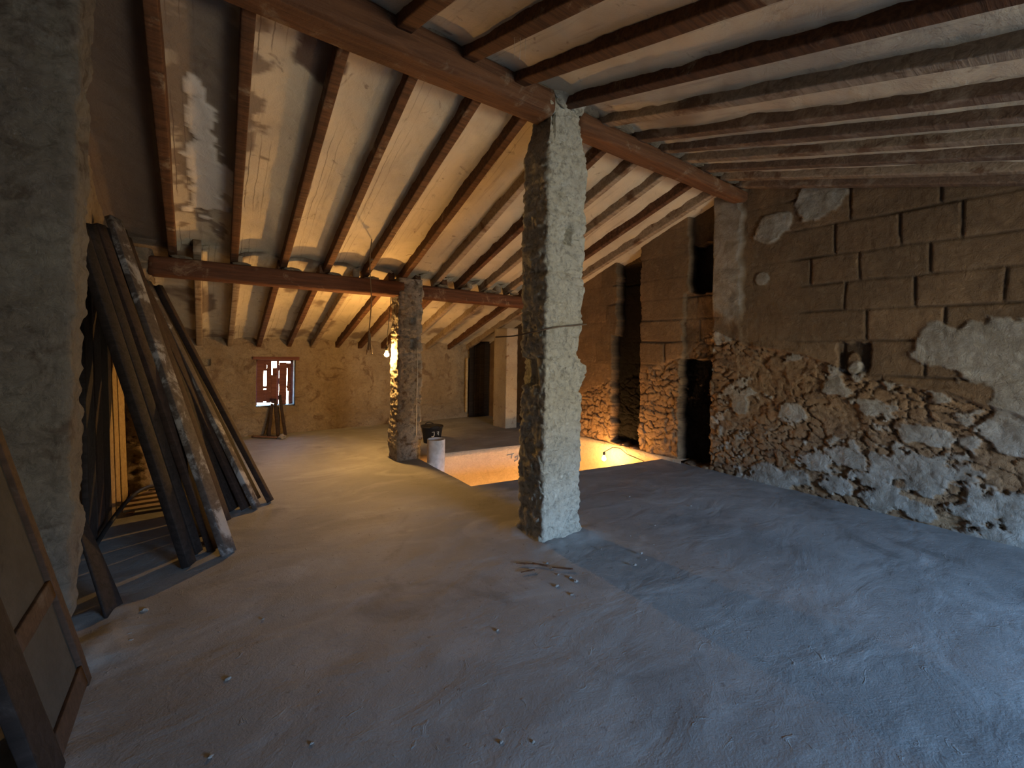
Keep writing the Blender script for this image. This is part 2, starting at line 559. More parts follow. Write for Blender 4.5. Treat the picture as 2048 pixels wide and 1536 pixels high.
slab('wall_stairwell_front', ((HX0 - .1, HF0), (GX + .1, HF1)), -2.6, -.02, .2, M['well'])
tag(box('floor_stairwell', (HX0 - .3, 3.3, -2.75), (GX + .3, 6.0, -2.6), M['well']), kind='structure')

# ------------------------------------------------------------------ gable wall (right)
ys = np.concatenate([np.linspace(FW_Y - .2, .2, 90), np.arange(.212, 5.65, .0125), np.linspace(5.67, BY + .25, 90)])
zs = np.arange(-.06, 3.95, .0125)
Yw, Zw = np.meshgrid(ys, zs, indexing='ij')
q = np.stack([Yw, Zw, np.zeros_like(Yw)], -1)
wob = fbm(q * 3.5, 21, 3) * .012
# ashlar joints
courses = [(.90, 1.30, [4.7, 4.3, 3.9, 2.2, .1, 1.3]),
           (1.31, 1.64, [1.62, 1.0, .35, 2.3, 3.7, 5.0, 4.7]),
           (1.64, 1.95, [2.45, 1.43, .88, .2, 3.2, 4.9, 4.62]),
           (1.95, 2.24, [1.61, 1.08, .53, -.1, 3.25, 5.2, 4.8]),
           (2.24, 2.53, [1.92, 1.50, .98, .3, 4.95, 3.9]),
           (2.53, 2.85, [1.70, 1.19, .78, .1, 3.6, 4.9]),
           (2.85, 3.20, [1.58, .92, .36, 2.3, 3.75]),
           (3.20, 3.95, [1.2, .6])]
joint = np.zeros_like(Yw)
block = np.zeros_like(Yw)
def jl(d, w): return 1 - sst(w * .35, w, np.abs(d))
zz = Zw + wob + .012 * (Yw - 1.5) * 0
yy = Yw + fbm(q * 4, 22, 3) * .014
for ci, (a, b_, js) in enumerate(courses):
    inside = (zz >= a) & (zz < b_)
    joint = np.maximum(joint, jl(zz - a, .017) * (.55 + .45 * sst(-.2, .2, fbm(q * 2.2, 40 + ci, 3))))
    xs_ = sorted(js)
    idx = np.zeros_like(Yw)
    for k, j in enumerate(xs_):
        joint = np.maximum(joint, np.where(inside, jl(yy - j, .016), 0) * .8)
        idx = np.where(yy > j, k + 1, idx)
    block = np.where(inside, _h(idx, np.full_like(idx, ci), np.zeros_like(idx), 77), block)
smear = np.maximum(sst(.05, .35, fbm(q * 1.3, 50, 4) + .5 * sst(1.9, 2.4, Yw)), 0)    # joints pointed over near the ridge
joint *= (1 - .85 * smear * (Yw > 1.8))
# rubble zone under the old roof line
lx = [-4, .2, .42, .84, 1.36, 2.01, 2.65, 3.0, 3.46, 4.16, 5.3, 9]
lz = [.2, .92, 1.03, 1.17, 1.27, 1.49, 1.62, 1.80, 1.43, 1.22, .80, -.3]
line = np.interp(Yw, lx, lz)
rub = 1 - sst(-.02, .02, Zw - line - fbm(q * 5, 33, 3) * .04)
wq = fbm(q * 3, 60, 3) * .5
F1, C1 = voro(Yw * 7.5 + wq * 2.4 + fbm(q * 14, 62, 3) * .35, Zw * 12.5 + fbm(q * 3, 61, 3) * 1.2 + fbm(q * 14, 63, 3) * .35, 3)
rj = (1 - sst(.02, .11, F1)) * sst(-.35, .15, fbm(q * 2, 64, 3))
rdome = np.sqrt(np.clip(F1, 0, 1))
# plaster patches
def blob(cy, cz, ry, rz, s, amp=.55):
    d = np.hypot((Yw - cy) / ry, (Zw - cz) / rz)
    return 1 - sst(.92, 1.02, d + fbm(q * 6, s, 5) * amp)
P = np.zeros_like(Yw)
for args in ((1.85, 3.10, .24, .21, 70), (2.41, 2.37, .085, .085, 71, .2), (2.32, 2.95, .22, .16, 72), (.62, 1.55, .42, .24, 73, .7), (.93, 1.62, .14, .22, 74, .5),
             (.2, 1.25, .50, .42, 75, .7), (.98, .76, .24, .12, 76, 1.1), (1.55, .46, .24, .15, 77, 1.2), (.55, .88, .18, .11, 81, 1.1), (1.05, .45, .28, .18, 78, 1.3), (2.05, .86, .15, .10, 79, 1.1),
             (1.15, .12, .42, .09, 80, 1.2), (.3, .25, .40, .22, 82, 1.3), (1.5, 1.34, .07, .10, 83, .3), (2.2, .15, .4, .09, 84, .9), (2.62, .9, .1, .12, 85, .8), (-1, .7, .9, .6, 86, .9)):
    P = np.maximum(P, blob(*args))
lowp = sst(.16, .26, fbm(q * np.array((4.2, 6, 1)), 90, 6, .6) * 1.2 + .14 * sst(.9, .1, Zw) - .12 * sst(1.6, 3.0, Yw)) * (Zw < line) * (Yw < 3.05)
P = np.maximum(P, lowp)
# plaster pier under the ridge
pier = sst(2.61, 2.68, Yw + fbm(q * 6, 95, 3) * .05) * (1 - sst(2.985, 3.0, Yw + wob)) * sst(1.55, 1.95, Zw + fbm(q * 5, 97, 3) * .3)
pierp = pier * sst(1.75, 2.05, Zw + fbm(q * 4, 96, 4) * .5)
P = np.maximum(P, pierp * .8)
# recesses
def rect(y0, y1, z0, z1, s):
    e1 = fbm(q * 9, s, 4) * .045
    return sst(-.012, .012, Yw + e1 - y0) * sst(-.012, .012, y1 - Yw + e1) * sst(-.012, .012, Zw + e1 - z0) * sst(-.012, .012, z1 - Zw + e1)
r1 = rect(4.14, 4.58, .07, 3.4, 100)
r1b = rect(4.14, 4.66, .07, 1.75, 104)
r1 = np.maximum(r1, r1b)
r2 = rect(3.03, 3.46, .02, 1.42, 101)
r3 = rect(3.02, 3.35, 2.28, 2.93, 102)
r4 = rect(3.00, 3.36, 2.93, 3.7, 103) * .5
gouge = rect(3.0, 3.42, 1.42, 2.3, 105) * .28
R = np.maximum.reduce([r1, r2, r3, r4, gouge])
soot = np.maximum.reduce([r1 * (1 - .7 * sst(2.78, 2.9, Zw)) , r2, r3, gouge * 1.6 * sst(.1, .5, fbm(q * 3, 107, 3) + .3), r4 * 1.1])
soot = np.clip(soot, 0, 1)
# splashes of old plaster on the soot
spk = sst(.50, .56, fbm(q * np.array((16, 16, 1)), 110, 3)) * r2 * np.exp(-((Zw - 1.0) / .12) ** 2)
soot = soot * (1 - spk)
# a hole in the wall near the joint of the two masonries
hole = rect(1.40, 1.66, 1.32, 1.62, 120) * (1 - blob(1.53, 1.42, .06, .12, 121, .2))
D = -(joint * .020) * (1 - rub)
D += rub * (sst(.0, .22, F1) * .020 * (.45 + .55 * sst(-.3, .2, fbm(q * 2, 64, 3))) - .022 + (C1 - .5) * .026 + ridged(q * 11, 65, 3) * .007) + fbm(q * 5, 24, 4) * .010 + fbm(q * 22, 25, 3) * .004
D = D * (1 - .75 * P) + P * (.016 + fbm(q * 9, 26, 4) * .014)
D += pier * .03 - R * .17 - hole * .05
# ledge along the old roof line
D += .022 * np.exp(-((Zw - line - .02 - fbm(q * 6, 98, 3) * .03) / .022) ** 2) * (Yw < 2.5)
Xw = GX - D
V = np.stack([Xw, Yw, Zw], -1)
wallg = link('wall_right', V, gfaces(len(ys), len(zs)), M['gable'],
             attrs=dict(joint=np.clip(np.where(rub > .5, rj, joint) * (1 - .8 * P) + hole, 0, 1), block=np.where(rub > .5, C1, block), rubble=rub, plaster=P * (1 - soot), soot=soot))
tag(wallg, kind='structure')
tag(box('wall_right_core', (GX + .26, FW_Y - .6, -2.7), (GX + .4, BY + .6, 4.2), M['mortar']), kind='structure')

# ------------------------------------------------------------------ generic rough wall grids
def wallgrid(name, o, u, v, nrm, nu, nv, mat, amp=.02, seed=1, skip=None, extra=None):
    U, V_ = np.meshgrid(np.linspace(0, 1, nu), np.linspace(0, 1, nv), indexing='ij')
    o, u, v, nrm = [np.array(x, float) for x in (o, u, v, nrm)]
    P_ = o + U[..., None] * u + V_[..., None] * v
    D_ = fbm(P_ * 2.2, seed, 5) * amp + ridged(P_ * np.array((6, 6, 9)), seed + 3, 3) * amp * .45
    if extra is not None: D_ = D_ + extra(P_)
    Q = P_ + D_[..., None] * nrm
    keep = None
    if skip is not None:
        cen = (P_[:-1, :-1] + P_[1:, 1:]) / 2
        keep = ~skip(cen)
    ob = link(name, Q, gfaces(nu, nv, keep), mat)
    tag(ob, kind='structure')
    return ob
# back wall with its window opening
BW = (.76, 1.34, .46, 1.26)
def bskip(c): return (c[..., 0] > BW[0]) & (c[..., 0] < BW[1]) & (c[..., 2] > BW[2]) & (c[..., 2] < BW[3])
def bextra(p):
    x, z = p[..., 0], p[..., 2]
    d = .03 * sst(-.01, .01, x - 2.45) * 0
    d = d - .12 * (sst(.08, .06, np.abs(x - .055)) * sst(.05, .04, np.abs(z - 1.215)))      # small niche
    F_, c_ = voro(x * 4.2 + fbm(p * 2, 5, 3), z * 7 + fbm(p * 2, 6, 3), 9)
    return d + .022 * np.sqrt(np.clip(F_, 0, 1)) * sst(-.15, .2, fbm(p * 1.2, 12, 3)) + .03 * (1 - sst(.32, .36, z + .03 * fbm(p * 4, 15, 3)))
wallgrid('wall_back', (LX - .1, BY, -.05), (GX - LX + .3, 0, 0), (0, 0, 1.9), (0, -1, 0), 421, 135, M['back'], .03, 5, bskip, bextra)
# masonry behind the back wall around the opening (reveal)
for nm, a, b_ in (('wall_back_core', (NX - .3, BY + .05, -.3), (BW[0] - .005, BY + .32, 2.1)), ('wall_back_core', (BW[1] + .005, BY + .05, -.3), (GX + .4, BY + .32, 2.1)),
                  ('wall_back_core', (BW[0] - .01, BY + .05, -.3), (BW[1] + .01, BY + .32, BW[2] - .005)), ('wall_back_core', (BW[0] - .01, BY + .05, BW[3] + .005), (BW[1] + .01, BY + .32, 2.1))):
    tag(box(nm, a, b_, M['mortar']), kind='structure')
# left walls
wallgrid('wall_left', (LX, 3.1, -.05), (0, BY - 3.0, 0), (0, 0, 3.6), (1, 0, 0), 200, 120, M['back'], .03, 15)
tag(box('wall_left_core', (LX - .3, 3.0, -.1), (LX - .06, BY + .3, 4.0), M['mortar']), kind='structure')
wallgrid('wall_left_near', (NX, FW_Y - .2, -.05), (0, 3.3 - FW_Y, 0), (0, 0, 3.9), (1, 0, 0), 120, 80, M['partition'], .03, 18)
tag(box('wall_left_core', (NX - .3, FW_Y - .6, -.1), (NX - .06, 3.4, 4.2), M['mortar']), kind='structure')
# front wall with the balcony opening the daylight comes through
x0, x1, z0, z1 = WIN_F
for a, b_ in (((NX - .3, FW_Y - .6, -.1), (x0, FW_Y, 4.0)), ((x1, FW_Y - .6, -.1), (GX + .4, FW_Y, 4.0)),
              ((x0, FW_Y - .6, -.1), (x1, FW_Y, z0)), ((x0, FW_Y - .6, z1), (x1, FW_Y, 4.0))):
    tag(box('wall_front', a, b_, M['partition']), kind='structure')

# partition end under the ridge, close to the camera on the left
def part_disp(P_, px, py, st, N):
    d = fbm(P_ * np.array((3, 3, 4)), 41, 5) * .035 + ridged(P_ * np.array((6, 6, 10)), 43, 4) * .016 + fbm(P_ * 26, 44, 3) * .005
    d = d - .05 * np.exp(-((P_[..., 2] - .95) / .12) ** 2) * (N[:, 0][:, None] > .5) * .4
    d = d - .075 * (1 - sst(.05, .42, P_[..., 2])) * (P_[..., 1] > 3.0) - .03 * (1 - sst(.0, .3, P_[..., 2]))
    return d
loft('wall_partition', (-.74, 3.03, -.05), (-.74, 3.03, 3.6), .50, .30, M['partition'], r=.035, step=.015, lstep=.015, side=(1, 0, 0), disp=part_disp)['kind'] = 'structure'

# ------------------------------------------------------------------ pillars
def pil_disp(seed, amp=1.0, extra=None):
    def f(P_, px, py, st, N):
        z = P_[..., 2]
        d = fbm(P_ * np.array((4, 4, 6)), seed, 5) * .030 * amp - .012 * amp * sst(.45, .8, ridged(P_ * np.array((13, 13, 17)), seed + 9, 2))
        d = d + ridged(P_ * np.array((10, 10, 20)), seed + 2, 4) * .015 * amp + fbm(P_ * 30, seed + 4, 3) * .009 * amp
        cz = (z / .235 + .08 * fbm(P_ * 2, seed + 6, 2))
        d = d - .016 * amp * np.exp(-(np.abs(cz - np.round(cz)) / .055) ** 2) * sst(-.3, .3, fbm(P_ * 3, seed + 7, 2))
        if extra is not None: d = d + extra(P_, N)
        return d
    return f
def ex1(P_, N):
    x, y, z = P_[..., 0], P_[..., 1], P_[..., 2]
    d = np.zeros_like(x)
    lf = (N[:, 0][:, None] < -.5)
    rt = (N[:, 0][:, None] > .5)
    fr = (N[:, 1][:, None] < -.5) | (N[:, 1][:, None] > .5)
    jag = fbm(P_ * 10, 7, 3) * .03
    d = d - .085 * lf * sst(1.20, 1.215, z + jag) * (1 - sst(1.42, 1.44, z + jag * .5)) * sst(2.62, 2.72, y + jag)
    d = d - .06 * rt * np.exp(-((z - 1.53) / .09) ** 2) + .03 * rt * np.exp(-((z - 1.34) / .08) ** 2) - .03 * rt * np.exp(-((z - .45) / .15) ** 2)
    d = d - .10 * fr * (y < 2.72) * sst(.045, .03, np.abs(x - 2.355 + jag * .5)) * sst(.085, .06, np.abs(z - 2.41 + jag * .5))
    top = sst(3.05, 3.45, z)
    d = d - .06 * top * (np.abs(N[:, 0])[:, None] > .3) - .03 * top
    return d + .02 * (1 - sst(.0, .12, z))
p1 = loft('stone_pillar', (2.355, 2.715, -.03), (2.355, 2.715, 3.52), .40, .33, M['pillar'], r=.03, step=.0125, lstep=.0125, side=(1, 0, 0), disp=pil_disp(200, 1, ex1))
tag(p1, 'tall rough plastered stone pillar in the foreground carrying the ridge beam', 'pillar')
def ex2(P_, N):
    x, y, z = P_[..., 0], P_[..., 1], P_[..., 2]
    fr = (y < 5.62)
    jag = fbm(P_ * 10, 8, 3) * .02
    d = -.11 * fr * sst(.055, .045, np.abs(x - 2.33 + jag * .3)) * sst(.075, .06, np.abs(z - 1.56 + jag * .3))
    d = d - .05 * fr * sst(.045, .02, np.abs(x - 2.31 + jag)) * sst(.05, .02, np.abs(z - 1.86 + jag))
    d = d + .012 * (np.sin(z * 26) > .2) * (N[:, 0][:, None] > .5)
    return d + .015 * (1 - sst(.3, .5, z)) * sst(.12, .2, z)
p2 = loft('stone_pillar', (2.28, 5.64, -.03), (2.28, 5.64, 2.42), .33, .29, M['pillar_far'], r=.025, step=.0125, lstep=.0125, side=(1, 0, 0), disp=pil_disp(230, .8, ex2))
tag(p2, 'shorter stone pillar behind the white pipe with the lit bulb beside it', 'pillar')
p3 = loft('stone_pillar', (-.57, 5.64, -.03), (-.57, 5.64, 2.42), .32, .29, M['back'], r=.05, step=.02, lstep=.02, side=(1, 0, 0), disp=pil_disp(260, 1.8))
tag(p3, 'broken masonry pier at the left end of the purlin behind the leaning planks', 'pillar')
p4 = loft('plastered_post', (4.83, 6.93, -.03), (4.83, 6.93, 1.90), .26, .44, M['post'], r=.012, step=.03, lstep=.03, side=(1, 0, 0), disp=pil_disp(280, .22))
tag(p4, 'smooth plastered square post at the back right between the stairwell and the back wall', 'post')

# ------------------------------------------------------------------ roof: beams
def slopepts(f, xa, xb, ya, yb, dz=0): return (xa, ya, f(ya) + dz), (xb, yb, f(yb) + dz)
b1 = loft('ridge_beam', (NX - .05, 2.675, 3.425), (2.20, 2.675, 3.425), .25, .205, M['beam'], r=.05, step=.02, lstep=.05, amp=.02, freq=3, seed=3, stretch=6)
tag(b1, 'long thick brown ridge beam from the top left corner to the foreground pillar', 'beam')
b2 = loft('ridge_beam', (2.50, 2.675, 3.405), (GX + .03, 2.675, 3.385), .22, .17, M['beam'], r=.06, step=.02, lstep=.05, amp=.025, freq=3, seed=4, stretch=6, taper=.85)
tag(b2, 'thinner ridge beam from the foreground pillar to the block wall, flecked with plaster', 'beam')
b3 = loft('purlin', (-.42, 5.60, 2.265), (2.18, 5.60, 2.265), .20, .19, M['purlin'], r=.025, step=.02, lstep=.05, amp=.014, freq=3, seed=5, stretch=6)
tag(b3, 'dark wooden purlin between the left pier and the pillar with the bulb', 'beam')
b4 = loft('purlin', (2.40, 5.60, 2.265), (GX + .03, 5.60, 2.245), .19, .17, M['purlin'], r=.025, step=.02, lstep=.05, amp=.014, freq=3, seed=6, stretch=6)
tag(b4, 'reddish wooden purlin between the far pillar and the gable wall', 'beam')

ORD = ['first', 'second', 'third', 'fourth', 'fifth', 'sixth', 'seventh', 'eighth', 'ninth', 'tenth', 'eleventh', 'twelfth', 'thirteenth']
up_a = [-.24, .19, .70, 1.16, 1.66, 2.10, 2.58, 3.04, 3.50, 3.98, 4.46, 4.92]
up_b = [-.24, .29, .77, 1.24, 1.71, 2.20, 2.70, 3.08, 3.50, 3.95, 4.42, 4.90]
lo_a = [-.04, .33, .75, 1.20, 1.60, 2.06, 2.44, 2.84, 3.26, 3.78, 4.28, 4.74]
lo_b = [-.01, .39, .79, 1.24, 1.62, 2.03, 2.44, 2.88, 3.32, 3.80, 4.30, 4.76]
fr_a = [-.62, -.12, .42, .98, 1.43, 1.86, 2.34, 2.80, 3.28, 3.64, 4.00, 4.38, 4.76, 5.12]
RW = .072
def vault(name, xa, xb, ya, yb, f, nrmseed, xl, xr_, crown=.15, spring=.09, patches=None):
    """plaster vaults between rafters: one continuous sheet"""
    A_ = [xl] + list(xa) + [xr_]
    B_ = [xl] + list(xb) + [xr_]
    U, tt = [], []
    na = 20
    for i in range(len(A_) - 1):
        for k in range(na):
            U.append((i, k / na))
    U.append((len(A_) - 2, 1.0))
    nvv = 220
    Vv = np.linspace(0, 1, nvv)
    i_ = np.array([u[0] for u in U])
    t_ = np.array([u[1] for u in U])
    A_, B_ = np.array(A_), np.array(B_)
    xa_ = A_[i_] + (A_[i_ + 1] - A_[i_]) * t_
    xb_ = B_[i_] + (B_[i_ + 1] - B_[i_]) * t_
    X = xa_[:, None] + (xb_ - xa_)[:, None] * Vv[None]
    Y = ya + (yb - ya) * np.repeat(Vv[None], len(U), 0)
    arch = spring + (crown - spring) * (1 - (np.abs(t_ * 2 - 1)) ** 2.2)
    q_ = np.stack([X, Y, np.zeros_like(X)], -1)
    Z_ = f(Y) + arch[:, None] + fbm(q_ * 2.5, nrmseed, 4) * .018 + fbm(q_ * 14, nrmseed + 3, 3) * .005 + (np.abs(t_ * 2 - 1)[:, None] > .75) * fbm(q_ * 9, nrmseed + 7, 4) * .022
    st = np.zeros_like(X)
    wh = np.zeros_like(X)
    if patches: st, wh = patches(X, Y, q_)
    Z_ = Z_ - wh * .012
    o = link(name, np.stack([X, Y, Z_], -1), gfaces(len(U), nvv), M['vault'], attrs=dict(stain_tone=st, white=wh, bay=np.repeat(t_[:, None], nvv, 1)))
    tag(o, kind='structure')
def pat_up(X, Y, q_):
    n_ = fbm(q_ * 7, 301, 6) * 1.7
    def bl(cx, cy, rx, ry, k=.35): return 1 - sst(.9, 1.05, np.hypot((X - cx) / rx, (Y - cy) / ry) + n_ * k)
    wh = np.maximum.reduce([bl(.05, 4.62, .18, .40, .8), bl(.0, 4.25, .15, .22, .8), bl(-.03, 3.9, .09, .30, .7), bl(-.07, 3.62, .06, .10, .5)])
    st = np.maximum(bl(.62, 3.0, .16, .28), .75 * bl(.0, 3.9, .3, 1.3, .5))
    st = np.maximum(st, .9 * (1 - sst(-.30, -.24, X)))  # whole bay left of the first rafter made darker
    st = np.maximum(st, .55 * sst(.1, .5, fbm(q_ * np.array((2.5, 1, 1)), 305, 4)) * (1 - sst(.1, .4, X)))
    return st * (1 - wh), wh
vault('ceiling_rear_upper', up_a, up_b, 2.5, 5.72, zl, 310, NX - .1, GX + .2, patches=pat_up)
def pat_lo(X, Y, q_):
    st = .8 * sst(.15, .45, fbm(q_ * np.array((3, 2.5, 1)), 315, 4) + .25 * sst(.5, -.2, X))
    return st, np.zeros_like(X)
vault('ceiling_rear_lower', lo_a, lo_b, 5.60, BY + .25, zl, 320, LX - .2, GX + .2, crown=.14, patches=pat_lo)
def pat_fr(X, Y, q_):
    st = .6 * sst(.1, .5, fbm(q_ * np.array((2, 1, 1)), 325, 4) - .15)
    return st, np.zeros_like(X)
vault('ceiling_front', fr_a, fr_a, FW_Y - .1, 2.85, zr, 330, NX - .1, GX + .2, crown=.09, spring=.05, patches=pat_fr)
# roof deck above the vaults (keeps the sky out)
for nm, ya, yb, f in (('ceiling_deck_rear', 2.45, BY + .5, zl), ('ceiling_deck_front', FW_Y - .4, 2.95, zr)):
    V = []
    for dz in (.26, .34):
        for x, y in ((NX - .4, ya), (GX + .5, ya), (GX + .5, yb), (NX - .4, yb)):
            V.append((x, y, f(y) + dz))
    tag(link(nm, V, [(3, 2, 1, 0), (4, 5, 6, 7), (0, 1, 5, 4), (1, 2, 6, 5), (2, 3, 7, 6), (3, 0, 4, 7)], M['mortar'], None, False), kind='structure')

def rafter(f, xa, ya, xb, yb, mat, seed, label, group, w=RW, h=.17):
    A_, B_ = slopepts(f, xa, xb, ya, yb, h / 2)
    o = loft('rafter', A_, B_, w, h, mat, r=.008, step=.015, lstep=.06, amp=.009, freq=4, seed=seed, stretch=5, side=(1, 0, 0))
    tag(o, label, 'rafter', group)
    return o
greyup = {6: 1, 9: 1, 8: 1}
for i, (a, b_) in enumerate(zip(up_a, up_b)):
    rafter(zl, a, 2.72, b_, 5.74, M['rafter_grey'] if i in (6, 8, 9, 11) else M['rafter'], 400 + i,
           '%s rafter from the left of the rear slope, between ridge beam and purlin' % ORD[i], 'rafters between ridge beam and purlin')
for i, (a, b_) in enumerate(zip(lo_a, lo_b)):
    rafter(zl, a, 5.50 if i == 0 else 5.64, b_, BY + .1, M['rafter_grey'] if i in (0, 1, 4, 8, 9, 11) else M['rafter'], 430 + i,
           '%s rafter from the left between the purlin and the back wall' % ORD[i], 'rafters between purlin and back wall', h=.14)
frn = ['hidden', 'hidden', 'hidden'] 
for i, a in enumerate(fr_a):
    if i < 2: continue
    grey = i in (7, 10, 12)
    rafter(zr, a, FW_Y + .02, a, 2.64, M['rafter_grey'] if grey else M['rafter_dusty'] if i > 7 else M['rafter'], 460 + i,
           '%s%s front-slope rafter overhead, counted from the left toward the block wall' % ('lime washed ' if grey else '', ORD[i - 2]), 'rafters of the front slope', w=.10, h=.17)

# mortar packed between rafter ends on top of the ridge beam and above the purlin
def lump(x, y, z, sx, sy, sz, seed, parent, mat=None):
    nu_, nv_ = 18, 12
    th = np.linspace(0, 2 * math.pi, nu_, endpoint=False)
    ph = np.linspace(.06, math.pi - .06, nv_)
    T, Pp = np.meshgrid(th, ph, indexing='ij')
    d = np.stack([np.cos(T) * np.sin(Pp), np.sin(T) * np.sin(Pp), np.cos(Pp)], -1)
    r = 1 + fbm(d * 2 + seed, seed, 3) * .55
    V = d * r[..., None] * np.array((sx, sy, sz)) + np.array((x, y, z))
    F = [tuple(f) for f in gfaces(nu_, nv_, wrap=True)]
    F.append(tuple(i * nv_ for i in range(nu_))[::-1] if False else tuple(i * nv_ for i in range(nu_)))
    F.append(tuple(i * nv_ + nv_ - 1 for i in range(nu_))[::-1])
    o = link('mortar_lump', V, F, mat or M['mortar'], None, False, None, (x, y, z))
    if parent is not None: child(o, parent)
    return o
for k in range(len(up_b)):
    x = (up_b[k] + .07)
    par = b3 if x < 2.2 else b4
    if abs(x - 2.28) < .15: continue
    lump(x, 5.56, 2.375, .07 + random.random() * .04, .06, .022, 500 + k, par)
for k in range(3, len(fr_a) - 1):
    x = (fr_a[k] + fr_a[k + 1]) / 2
    if 2.1 < x < 2.6: x = 2.62
    lump(x, 2.62, 3.53, .17, .07, .06, 520 + k, b1 if x < 2.3 else b2)

for k, (x, y, z, a) in enumerate(((2.30, 2.55, 3.50, .10), (2.44, 2.56, 3.47, .08), (2.20, 2.60, 3.40, .07))):
    o = lump(x, y, z, a, a * .8, a * .75, 560 + k, None, M['pillar'])
    o.name = 'cap_stone'
    child(o, p1)
# ------------------------------------------------------------------ bulbs
def bulb(c, mat, lab, r=.030):
    root = empty('light_bulb', (c[0], c[1], c[2] + .09), lab, 'light bulb')
    prof = [(.001, -r)] + [(r * math.cos(a), r * math.sin(a)) for a in np.linspace(-1.3, 1.0, 14)] + [(.014, r * 1.45), (.013, r * 1.7)]
    child(lathe('bulb', prof, c, mat, 24, loc=c), root)
    child(lathe('socket', [(.001, .048), (.017, .048), (.019, .06), (.019, .09), (.010, .105), (.001, .105)], c, M['socket'], 20, loc=c), root)
    return root
rt = bulb((2.045, 5.74, 1.40), M['bulb'], 'lit bare bulb hanging under the purlin at the left edge of the far pillar')
child(tube('cord', [(2.045, 5.74, 1.50), (2.05, 5.73, 1.7), (2.06, 5.70, 1.95), (2.07, 5.68, 2.20)], .004, M['socket'], 6, loc=(2.045, 5.74, 1.5)), rt)
rt = bulb((4.98, 4.50, -.13), M['bulb2'], 'lit bare bulb low in the stairwell by the gable wall')
child(tube('cord', [(4.98, 4.50, -.03), (5.03, 4.49, -.01), (5.12, 4.46, .03), (5.22, 4.40, .02), (5.27, 4.30, -.06), (5.28, 4.0, -.10)], .005, M['socket'], 6, loc=(4.98, 4.5, -.03)), rt)

rt = bulb((3.7, 4.75, -1.9), M['bulb3'], 'lit bulb down inside the stairwell below the floor edge')
child(tube('cord', [(3.7, 4.75, -1.80), (3.7, 5.1, -1.6), (3.7, 5.44, -1.5)], .005, M['socket'], 6, loc=(3.7, 4.75, -1.8)), rt)

# ------------------------------------------------------------------ leaning planks, left
def plank(bot, top, w, th, mat, seed, label, edge=False):
    """w is the broad face, seen roughly facing +X/-Y"""
    bot, top = np.array(bot, float), np.array(top, float)
    d = (top - bot) / np.linalg.norm(top - bot)
    view = np.array((0, 0, 1.5)) - (bot + top) / 2
    view[2] = 0
    view = view / np.linalg.norm(view)
    fn = np.array((.85, -.53, 0)) if not edge else view
    s = np.cross(d, fn)
    o = loft('plank', bot - d * .0, top, w, th, mat, r=.004, step=.03, lstep=.12, amp=.004, freq=4, seed=seed, side=s, stretch=6)
    tag(o, label, 'plank', 'dark planks leaning at the left')
    return o
Apl = [((-.04, 3.62), (-.63, 3.80, 2.22), .075, .05, 'plank', 'blackish plank leaning at the left, nearest to the partition wall'),
       ((.00, 3.80), (-.62, 4.00, 2.28), .07, .05, 'plank', 'narrow dark plank close behind the nearest leaning plank'),
       ((.10, 3.80), (-.60, 4.22, 2.33), .075, .05, 'plank_brown', 'narrow dull plank in front of the deep gap of the near stack'),
       ((.09, 3.98), (-.61, 4.45, 2.36), .08, .05, 'plank', 'black plank recessed behind the pale dusty plank'),
       ((.185, 3.66), (-.56, 4.55, 2.46), .115, .045, 'plank_dusty', 'widest plank with pale dusty face in the near leaning stack'),
       ((.16, 4.05), (-.56, 4.90, 2.46), .09, .04, 'plank', 'dark plank behind the pale dusty plank reaching near the ceiling'),
       ((.20, 4.35), (-.55, 5.15, 2.44), .08, .04, 'plank_brown', 'brown plank between the two leaning stacks'),
       ((.26, 4.62), (-.52, 5.05, 2.14), .12, .05, 'plank', 'plank at the left of the rear leaning stack'),
       ((.36, 4.60), (-.46, 5.25, 2.10), .10, .04, 'plank_brown', 'reddish brown plank, middle of the rear leaning stack'),
       ((.44, 4.56), (-.42, 5.36, 2.08), .07, .045, 'plank_dusty', 'thin dusty plank in the rear leaning stack'),
       ((.46, 4.80), (-.40, 5.42, 2.05), .10, .04, 'plank', 'black plank in the rear stack just inside the outermost one'),
       ((.565, 4.68), (-.335, 5.40, 2.05), .055, .05, 'plank_brown', 'outermost plank on the right of the rear leaning stack')]
Apl += [((.00, 4.10), (-.63, 4.55, 2.30), .26, .03, 'plank', 'added light-blocking black board in the gap behind the nearest planks'),  # wide boards added to block the bulb and blacken the gaps between planks
        ((.08, 4.32), (-.62, 4.90, 2.30), .26, .03, 'plank', 'added light-blocking black board behind the pale dusty plank'),
        ((.17, 4.55), (-.60, 5.20, 2.25), .26, .03, 'plank', 'added light-blocking black board at the back between the two stacks'),
        ((.30, 4.82), (-.52, 5.34, 2.02), .24, .03, 'plank', 'added light-blocking black board at the back of the rear leaning stack')]
for i, (b_, t_, w, th, m, lab) in enumerate(Apl):
    plank((b_[0], b_[1], .015), t_, w, th, M[m], 600 + i, lab)
